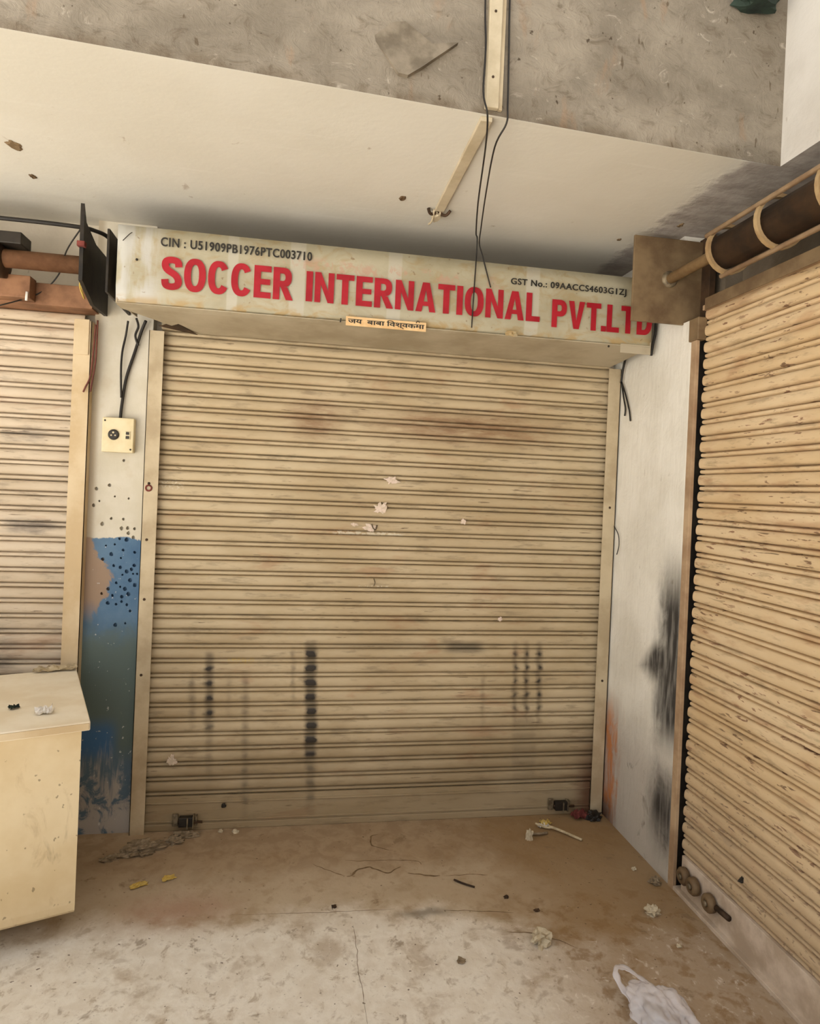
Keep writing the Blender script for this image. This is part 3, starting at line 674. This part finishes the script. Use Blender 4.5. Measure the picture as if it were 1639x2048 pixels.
def capitals(word, x0, x1, z0, z1, y, mat, parent, gap=.07):
    cur = 0; L = []
    for i, ch in enumerate(word):
        W, polys = glyph(ch); L.append((cur, polys)); cur += W+(gap if ch not in '.' and (i+1 == len(word) or word[i+1] != '.') else .015)
    tot = cur-gap; k = (x1-x0)/tot
    for off, polys in L:
        vs = []; fs = []
        for p in polys:
            a = len(vs); vs += [(x0+(px+off)*k, y, z0+pz*(z1-z0)) for px, pz in p]; fs.append(tuple(range(a, a+len(p))))
        kid(mesh('letter', vs, fs, mat), parent)
YT = SY-.0062
for s, a, b, z0, z1 in (('SOCCER', -.543, -.046, 2.285, 2.412), ('INTERNATIONAL', .005, .984, 2.288, 2.408), ('PVT.LTD', 1.037, 1.498, 2.272, 2.390)):
    capitals(s, a, b, z0, z1, YT, M['red'], sg)
o = text('black_lettering', 'CIN : U51909PB1976PTC003710', -.551, .024, 2.449, 2.484, YT, M['ink'], sg, .034, None, 1.10); o['label'] = 'small black letters'
o = text('black_lettering', 'GST No.: 09AACCS4603G1ZJ', .850, 1.372, 2.428, 2.463, YT, M['ink'], sg, .034, None, 1.10); o['label'] = 'small black letters'
kid(box('sticker', .168, .497, SY-.0066, SY-.005, 2.206, 2.243, M['stick'], None, 0), sg)
o = text('black_lettering', '\u091c\u092f  \u092c\u093e\u092c\u093e \u093f\u0935\u0936\u094d\u0935\u0915\u092e\u093e', .176, .490, 2.209, 2.240, SY-.0074, M['ink'], sg, .014, F_DEVA); o['label'] = 'small black devanagari letters'
kid(tube('letter_hook', [(.455, SY-.0074, 2.238), (.459, SY-.0074, 2.246), (.466, SY-.0074, 2.246), (.468, SY-.0074, 2.240)], .0016, M['ink'], None, 6), sg)
for x, z in ((-.635, 2.388), (1.30, 2.21)):
    ob = kid(lump('nail_head', (x, SY-.006, z), (.005, .005, .003), M['dark'], None, 2, .1, 1, 2), sg); ob.rotation_euler.x = math.pi/2
kid(tube('scratch_cord', [(-.688, SY-.007, 2.455), (-.665, SY-.007, 2.482), (-.655, SY-.007, 2.49)], .0015, M['dark'], None, 5), sg)
crk = crumple('peeled_flap', (.86, SY-.008, 2.228), .05, .02, .004, M['sign'], None, 3, 6); crk.rotation_euler.x = math.pi/2; kid(crk, sg)
kid(tube('pen_mark', [(.146, SY-.006, 2.216), (.148, SY-.006, 2.232)], .0028, M['ink'], None, 6), sg)

# ------------------------------------------------------------------ wires, conduits, socket box
by = bl(.5)
cd = tag(empty('conduit', (.51, by, 2.67)), 'flat cream casing running down the grey beam', 'conduit')
bm = bmesh.new(); bx(bm, .494, .534, by-.018, by, 2.672, 3.45, .003); kid(from_bm('casing', bm, M['cond']), cd)
bm = bmesh.new(); bx(bm, .534, .546, by-.010, by, 2.672, 3.45, .001); kid(from_bm('backing_strip', bm, M['rail']), cd)
for z in (2.76, 2.95): bolt(cd, Vector((.512, by-.018, z))-cd.location, (0, -1, 0), .004, M['rustd'])
cc = tag(empty('conduit', (.505, -.8, ZC-.02)), 'flat cream casing crossing the ceiling to a broken hook', 'conduit')
m_ = Matrix.Translation((0, 0, 0))
bm = bmesh.new(); bx(bm, .488, .524, by+.01, -.52, ZC-.014, ZC, .002); kid(from_bm('casing', bm, M['cond']), cc)
hk = lump('broken_end', (.503, -.478, ZC-.028), (.016, .030, .022), M['cond'], None, 5, .35); kid(hk, cc)
kid(tube('hook', [(.462, -.515, ZC-.004), (.475, -.50, ZC-.018), (.503, -.50, ZC-.012), (.535, -.50, ZC-.018), (.55, -.515, ZC-.004)], .006, M['rustd'], None), cc)
kid(tube('wire_stub', [(.485, -.52, ZC-.01), (.488, -.47, ZC-.03), (.480, -.44, ZC-.035)], .004, M['cond'], None), cc)
tag(tube('wire', [(.478, by-.012, 3.4), (.481, by-.012, 2.99), (.486, by-.020, 2.84), (.484, by-.022, 2.71), (.500, by-.02, 2.645), (.53, by+.10, 2.615), (.60, -.75, 2.60), (.672, -.46, 2.605), (.694, -.400, 2.585), (.690, -.393, 2.35), (.688, -.392, 2.238)], .0028, M['wire'], None, 6), 'thin black wire nearer the casing, hanging down across a letter O of the sign', 'wire')
tag(tube('wire', [(.552, by-.006, 3.4), (.556, by-.006, 3.0), (.560, by-.008, 2.82), (.562, by-.010, 2.69), (.560, by-.012, 2.635), (.548, by+.06, 2.60), (.60, -.85, 2.585), (.68, -.50, 2.60), (.703, -.402, 2.585), (.720, -.394, 2.54), (.762, -.392, 2.412)], .0028, M['wire'], None, 6), 'thin black wire right of the casing, ending beside a letter N of the sign', 'wire')

sb = tag(empty('socket_box', (-.765, -.01, 1.735)), 'cream socket box with black round outlet on the pier', 'socket box')
bm = bmesh.new(); bx(bm, -.829, -.700, -.046, -.010, 1.663, 1.812, .004); kid(from_bm('case', bm, M['plast']), sb)
bm = bmesh.new(); lathe(bm, (-.781, -.046, 1.738), (0, -1, 0), [(0, .023), (.006, .022), (.008, .018)], 24); so = kid(from_bm('outlet', bm, M['bake'], None, False), sb)
for dx, dz, r_ in ((-.008, -.003, .0035), (.008, -.003, .0035), (0, .009, .0045)):
    bm = bmesh.new(); lathe(bm, Vector((-.781+dx, -.0535, 1.738+dz)), (0, -1, 0), [(0, r_), (.0015, r_*.9), (.002, r_*.4)], 10); q = from_bm('pin_socket', bm, M['plast'], so)
bm = bmesh.new(); bx(bm, -.735, -.713, -.050, -.044, 1.720, 1.755, .002); sw = kid(from_bm('switch', bm, M['plast']), sb)
bm = bmesh.new(); bx(bm, -.731, -.717, -.054, -.049, 1.722, 1.735, .002); bx(bm, -.731, -.717, -.053, -.049, 1.740, 1.752, .002); kid(from_bm('rocker', bm, M['bake']), sb)
for x, z in ((-.818, 1.798), (-.711, 1.677)): bolt(sb, Vector((x, -.046, z))-sb.location, (0, -1, 0), .004, M['dark'])
tag(tube('cable', [(-.762, -.025, 1.812), (-.758, -.022, 1.88), (-.745, -.02, 1.99), (-.715, -.022, 2.10), (-.690, -.028, 2.19), (-.668, -.05, 2.235)], .0065, M['wire'], None), 'thick black cable rising from the socket box in a right-hand curve', 'cable')
tag(tube('cable', [(-.760, -.032, 1.90), (-.766, -.03, 2.02), (-.764, -.028, 2.10), (-.752, -.03, 2.17), (-.738, -.06, 2.225)], .0045, M['wire'], None), 'thin black cable left of the thick one above socket box', 'cable')
tag(tube('cable', [(-.700, -.026, 2.13), (-.712, -.035, 2.17), (-.700, -.04, 2.21), (-.705, -.06, 2.24)], .005, M['wire'], None), 'short black cable tangle tucked under the sign box corner', 'cable')
tag(tube('cable', [(-2.9, -.32, 2.515), (-1.6, -.315, 2.513), (-1.15, -.31, 2.520), (-.90, -.28, 2.528), (-.83, -.24, 2.532), (-.79, -.18, 2.525), (-.765, -.11, 2.47)], .0085, M['wire'], None), 'black cable strung below the ceiling at top left', 'cable')
tag(tube('wire', [(-.858, -.33, 2.50), (-.93, -.25, 2.44), (-1.0, -.12, 2.38), (-1.08, -.10, 2.30), (-1.2, -.17, 2.22)], .0028, M['wire'], None, 6), 'thin wire slanting from the dark bracket plate to the left shutter', 'wire')
tag(tube('wire', [(-.885, -.20, 2.36), (-.905, -.16, 2.33), (-.898, -.12, 2.29), (-.915, -.11, 2.345), (-.89, -.15, 2.365)], .003, M['yellow'], None, 6), 'small yellowish wire loop under the left axle', 'wire')
tag(tube('wire', [(-.868, -.055, 2.20), (-.872, -.06, 2.08), (-.880, -.06, 1.98), (-.898, -.062, 1.93), (-.905, -.062, 1.91)], .004, M['wirer'], None, 6), 'reddish wire dangling down the left shutter rail, bent left at end', 'wire')
tag(tube('wire', [(-.862, -.05, 2.22), (-.862, -.055, 2.06), (-.872, -.055, 1.97), (-.879, -.055, 1.915)], .004, M['wirer'], None, 6), 'reddish wire dangling straight beside the left shutter rail', 'wire')
tag(tube('wire', [(1.516, -.345, 2.30), (1.512, -.30, 2.262), (1.515, -.16, 2.245), (1.530, -.085, 2.20), (1.535, -.055, 2.12)], .0055, M['wire'], None, 6), 'black wire looping under the sign at its right end', 'wire')
tag(tube('wire', [(1.530, -.36, 2.40), (1.535, -.352, 2.30), (1.532, -.340, 2.245), (1.535, -.325, 2.20)], .006, M['wire'], None, 6), 'black wire hanging beside the last letter of the sign', 'wire')
tag(tube('wire', [(1.537, -.058, 2.12), (1.538, -.08, 2.05), (1.540, -.10, 1.99), (1.540, -.096, 1.955)], .004, M['wire'], None, 6), 'short black wire end on white return wall, left one', 'wire')
tag(tube('wire', [(1.537, -.060, 2.12), (1.540, -.10, 2.05), (1.541, -.135, 1.98), (1.541, -.152, 1.925)], .004, M['wire'], None, 6), 'longer black wire end on white return wall, right one', 'wire')
tag(tube('wire', [(1.540, -.04, 1.42), (1.540, -.085, 1.38), (1.540, -.095, 1.33), (1.541, -.075, 1.285)], .0022, M['wire'], None, 6), 'thin black wire loop on white return wall beside the right rail', 'wire')
# dark bundle hung at the top of the beam's right end
tag(lump('cloth_bundle', (1.385, bl(1.4)-.03, 3.128), (.075, .035, .07), M['teal'], None, 3, .3), 'dark teal bundle high on the grey beam at top right', 'bundle')

# ceiling knocks
def scar(name, x, y, sx, sy, seed, label):
    bm = bmesh.new(); rim = []; o = Vector((seed*3.3, 1, 2)); n = 18
    cen = bm.verts.new((x, y, ZC-.0012)); rimi = []
    for k in range(n):
        t = 2*math.pi*k/n; q = 1+.5*mnoise.noise(Vector((math.cos(t)*1.5, math.sin(t)*1.5, 0))+o)
        rim.append(bm.verts.new((x+math.cos(t)*sx*q, y+math.sin(t)*sy*q, ZC-.0008)))
        rimi.append(bm.verts.new((x+math.cos(t)*sx*q*.7, y+math.sin(t)*sy*q*.7, ZC-.004)))
    for k in range(n):
        bm.faces.new((rim[k], rim[(k+1) % n], rimi[(k+1) % n], rimi[k])); bm.faces.new((rimi[k], rimi[(k+1) % n], cen))
    o = from_bm(name, bm, M['rust']); o.parent = bpy.data.objects['ceiling']; return o
scar('fixing_scar', -.985, -.62, .022, .034, 1, ''); scar('fixing_scar', -1.012, -.385, .012, .02, 2, ''); scar('fixing_scar', .352, -.57, .014, .02, 4, ''); scar('fixing_scar', 1.31, -.42, .010, .012, 6, ''); scar('fixing_scar', 1.47, -.62, .010, .02, 7, '')

# ------------------------------------------------------------------ counter at left
ct = tag(empty('counter', (-.641, -.723, 0)), 'cream painted counter with overhanging top at the left edge', 'counter')
ct.rotation_euler.z = R(20.5)
TZ = .74
bm = bmesh.new(); bx(bm, -1.5, 0, 0, .70, TZ-.030, TZ, .004); from_bm('top', bm, M['dust_lit'], ct)
bm = bmesh.new()
prof = [(.022, TZ-.03), (.020, .13), (.024, .105), (.040, .090), (.685, .090), (.685, TZ-.03)]
x0, x1 = -1.48, -.024
vs = [(x0, y, z) for y, z in prof]+[(x1, y, z) for y, z in prof]; n = len(prof)
bm.free(); mesh('body', vs, [tuple(range(n))[::-1], tuple(range(n, 2*n))]+[(i, (i+1) % n, (i+1) % n+n, i+n) for i in range(n)], M['counter'], ct)
box('plinth', -1.40, -.30, .30, .66, 0, .091, M['rust'], ct, .002)
box('edge_strip', -1.49, -.004, -.004, .0, TZ-.026, TZ-.004, M['railL'], ct, .001)
tag(crumple('crumpled_paper', (-.815, -.632, TZ+.001), .055, .050, .016, M['paper'], None, 3, 10, .4), 'crumpled white paper on the counter near its front edge', 'paper')
tag(crumple('foil_scrap', (-.930, -.585, TZ+.001), .030, .028, .010, M['teal'], None, 5, 8, .9), 'small dark bluish scrap on the counter left of the paper', 'scrap')
tag(crumple('paper_scrap', (-.955, -.105, TZ+.001), .14, .06, .016, M['straw'], None, 8, 12, .3), 'pale torn scrap at the back corner of the counter top', 'scrap')

# ------------------------------------------------------------------ litter on the floor
G = 'litter on the floor'
def lit(o, label, cat): return tag(o, label, cat, G)
lit(lump('mud_clod', (-.575, -.168, 0), (.075, .040, .022), M['mud'], None, 11, .5, 2.2, 4, .35), 'largest dry mud clod on floor by the left rail', 'clod')
lit(lump('mud_clod', (-.452, -.112, 0), (.032, .022, .018), M['mud'], None, 12, .5, 2.4, 3, .2), 'medium mud clod right of the largest clod', 'clod')
lit(lump('mud_clod', (-.685, -.225, 0), (.030, .016, .012), M['mud'], None, 13, .5, 2.2, 3, .3), 'flat mud clod left of the largest clod', 'clod')
lit(lump('mud_clod', (-.620, -.135, 0), (.018, .014, .010), M['chip'], None, 14, .5, 2.2, 2), 'small pale clod behind the largest clod', 'clod')
lit(crumple('foil_wrapper', (-.530, -.414, .001), .06, .034, .006, M['yellow'], None, 4, 8, .5), 'yellow foil wrapper scrap nearer the counter', 'wrapper')
lit(crumple('foil_wrapper', (-.428, -.379, .001), .05, .028, .005, M['yellow'], None, 9, 8, .6), 'yellow foil wrapper scrap farther from the counter', 'wrapper')
lit(lump('stone_chip', (-.268, -.040, 0), (.010, .008, .007), M['chip'], None, 21, .4, 2, 2), 'smaller pale pebble at the foot of the middle shutter', 'pebble')
lit(lump('stone_chip', (-.205, -.048, 0), (.014, .011, .010), M['chip'], None, 22, .4, 2, 2), 'larger pale pebble at the foot of the middle shutter', 'pebble')
lit(lump('stone_chip', (.900, -.887, 0), (.034, .026, .026), M['chip'], None, 23, .6, 2.2, 3, .8), 'biggest whitish plaster chip on open floor', 'chip')
lit(lump('stone_chip', (1.385, -.783, 0), (.026, .020, .018), M['chip'], None, 24, .55, 2.2, 3), 'whitish plaster chip near the tan shutter', 'chip')
lit(lump('stone_chip', (1.10, -.226, 0), (.016, .014, .030), M['chip'], None, 25, .4, 2, 3), 'upright whitish chip left of the straw litter', 'chip')
lit(lump('stone_chip', (1.46, -.50, 0), (.010, .008, .008), M['chip'], None, 26, .4, 2, 2), 'tiny pale pebble below the sooty return wall with soot', 'pebble')
lit(lump('stone_chip', (1.38, -.96, 0), (.009, .008, .006), M['chip'], None, 27, .4, 2, 2), 'tiny pale pebble on floor in front of tan shutter', 'pebble')
lit(tube('stick', [(1.225, -.145, .014), (1.27, -.19, .012), (1.335, -.265, .008)], .0062, M['straw'], None, 7), 'pale straight stick pointing at the camera in the corner', 'stick')
lit(tube('stick', [(1.165, -.125, .02), (1.205, -.15, .012), (1.235, -.155, .012)], .005, M['straw'], None, 6), 'thin pale bent twig behind the straight stick', 'stick')
lit(tube('stick', [(1.105, -.19, .008), (1.155, -.20, .010), (1.20, -.19, .008)], .006, M['mud'], None, 6), 'dull brown twig lying left of the pale stick', 'stick')
lit(tube('stick', [(.685, -.50, .004), (.715, -.53, .005), (.755, -.555, .003)], .004, M['rustd'], None, 6), 'thin dark twig alone in the middle of the floor', 'stick')
lit(crumple('leaf_scrap', (1.205, -.125, .001), .05, .03, .012, M['paper'], None, 6, 8, .3), 'white scrap on top of the straw litter', 'scrap')
lit(crumple('foil_wrapper', (1.225, -.105, .001), .05, .035, .016, M['yellow'], None, 16, 8, .3), 'dull yellow wrapper in the corner litter by the shutter foot', 'wrapper')
lit(crumple('rag', (1.415, -.060, .001), .08, .05, .03, M['maroon'], None, 17, 10, .2), 'small maroon rag in the dark corner by the shutter foot', 'rag')
lit(lump('mud_clod', (1.48, -.075, 0), (.035, .026, .022), M['dark'], None, 31, .5, 2.2, 3), 'black burnt lump in the corner under rust stain', 'clod')
lit(lump('mud_clod', (-.415, -.062, 0), (.05, .016, .014), M['mud'], None, 32, .5, 2.4, 3), 'low mud clod below the left lock hasp', 'clod')
lit(lump('mud_clod', (1.50, -.60, 0), (.022, .018, .016), M['mud'], None, 33, .5, 2.4, 3), 'mud clod at the foot of the tan shutter rail', 'clod')
lit(lump('mud_clod', (.60, -.95, 0), (.014, .012, .008), M['mud'], None, 34, .5, 2.4, 2), 'small brown crumb at the bottom middle of floor', 'clod')
for i, (x, y, l) in enumerate(((.86, -.63, 'small dark crumb beside the thin dark twig'), (.20, -.62, 'small dark crumb left of the middle of floor'), (.95, -.72, 'small dark crumb behind the biggest plaster chip'))):
    lit(lump('crumb', (x, y, 0), (.010, .008, .006), M['rustd'], None, 40+i, .4, 2, 2), l, 'crumb')
FL = bpy.data.objects['floor']
def crack(pts, wd, seed):
    bm = bmesh.new(); Pp = smoothpath([(x, y, 0) for x, y in pts], 7); prev = None
    for i, p in enumerate(Pp):
        t = (Pp[min(i+1, len(Pp)-1)]-Pp[max(i-1, 0)]).normalized(); s_ = Vector((-t.y, t.x, 0))
        e = min(1, 5*i/len(Pp), 5*(len(Pp)-1-i)/len(Pp)); ww = wd*(.25+.75*e)*(1+.8*mnoise.noise(p*45+Vector((seed, 0, 0))))
        p = p+s_*.006*mnoise.noise(p*30+Vector((0, seed, 3)))
        row = [bm.verts.new(p+s_*ww*q+Vector((0, 0, .0004+(0.0 if q else .0003)))) for q in (-1, 0, 1)]
        if prev:
            for q in (0, 1): bm.faces.new((prev[q], prev[q+1], row[q+1], row[q]))
        prev = row
    o = from_bm('crack', bm, M['crack']); o.parent = FL; o.location = Vector((0, 0, 0))-FL.location; return o
for i, (pts, wd_) in enumerate((
    ([(.129, -.329), (.198, -.386), (.256, -.426)], .002), ([(.262, -.432), (.282, -.422), (.309, -.389), (.358, -.373), (.377, -.389), (.428, -.422), (.457, -.404), (.486, -.381)], .0045),
    ([(.508, -.433), (.558, -.445), (.596, -.459), (.637, -.463)], .0038), ([(.66, -.464), (.761, -.465), (.832, -.476)], .002), ([(.264, -.312), (.326, -.325), (.472, -.332), (.565, -.352), (.575, -.379)], .002),
    ([(.424, -.122), (.393, -.136), (.385, -.190), (.401, -.224), (.472, -.259)], .0032), ([(.261, -.726), (.263, -.805), (.261, -.936), (.263, -1.013), (.267, -1.165)], .0008),
    ([(-.171, -.625), (.077, -.64), (.30, -.65), (.424, -.653)], .0009), ([(.60, -.68), (.75, -.70), (.86, -.72)], .0015), ([(.80, -.82), (.92, -.85), (1.02, -.93)], .0022))): crack(pts, wd_, i*3.7)
# clear plastic bag: a slumped crumpled pouch with one looped handle
pb = tag(empty('plastic_bag', (1.13, -1.27, 0)), 'crumpled clear plastic bag on floor at the bottom edge', 'bag')
bm = bmesh.new(); bmesh.ops.create_icosphere(bm, subdivisions=5, radius=1.0)
for v in bm.verts:
    d = v.co.normalized(); p = d*2.4+Vector((3, 1, 5))
    k = 1+.22*mnoise.fractal(d*1.6+Vector((3, 1, 5)), 1.2, 2.1, 3)-.16*abs(mnoise.noise(Vector((d.x*5, d.y*2, d.z*3))+Vector((1, 7, 2))))-.08*abs(mnoise.noise(Vector((d.x*3, d.y*7, d.z*6))))
    v.co = Vector((d.x*.095*k, d.y*.12*k, max(d.z*k+.55, 0)*.055))
from_bm('pouch', bm, M['bag'], pb, True)
hp = [(-.055, .06, .02), (-.075, .115, .045), (-.068, .155, .058), (-.035, .165, .055), (-.005, .13, .05), (.02, .085, .05)]
bm = bmesh.new(); Pp = smoothpath(hp, 8); prev = None
for i, p in enumerate(Pp):
    t = (Pp[min(i+1, len(Pp)-1)]-Pp[max(i-1, 0)]).normalized(); s_ = t.cross(Vector((0, 0, 1))).normalized()
    wd_ = .010+.006*mnoise.noise(p*40)
    row = [bm.verts.new(p+s_*wd_*q+Vector((0, 0, .004*mnoise.noise(p*60+Vector((q, 0, 0)))))) for q in (-1, -.3, .4, 1)]
    if prev:
        for q in range(3): bm.faces.new((prev[q], prev[q+1], row[q+1], row[q]))
    prev = row
hd = from_bm('handle', bm, M['bag'], pb, True); q = hd.modifiers.new('t', 'SOLIDIFY'); q.thickness = .001
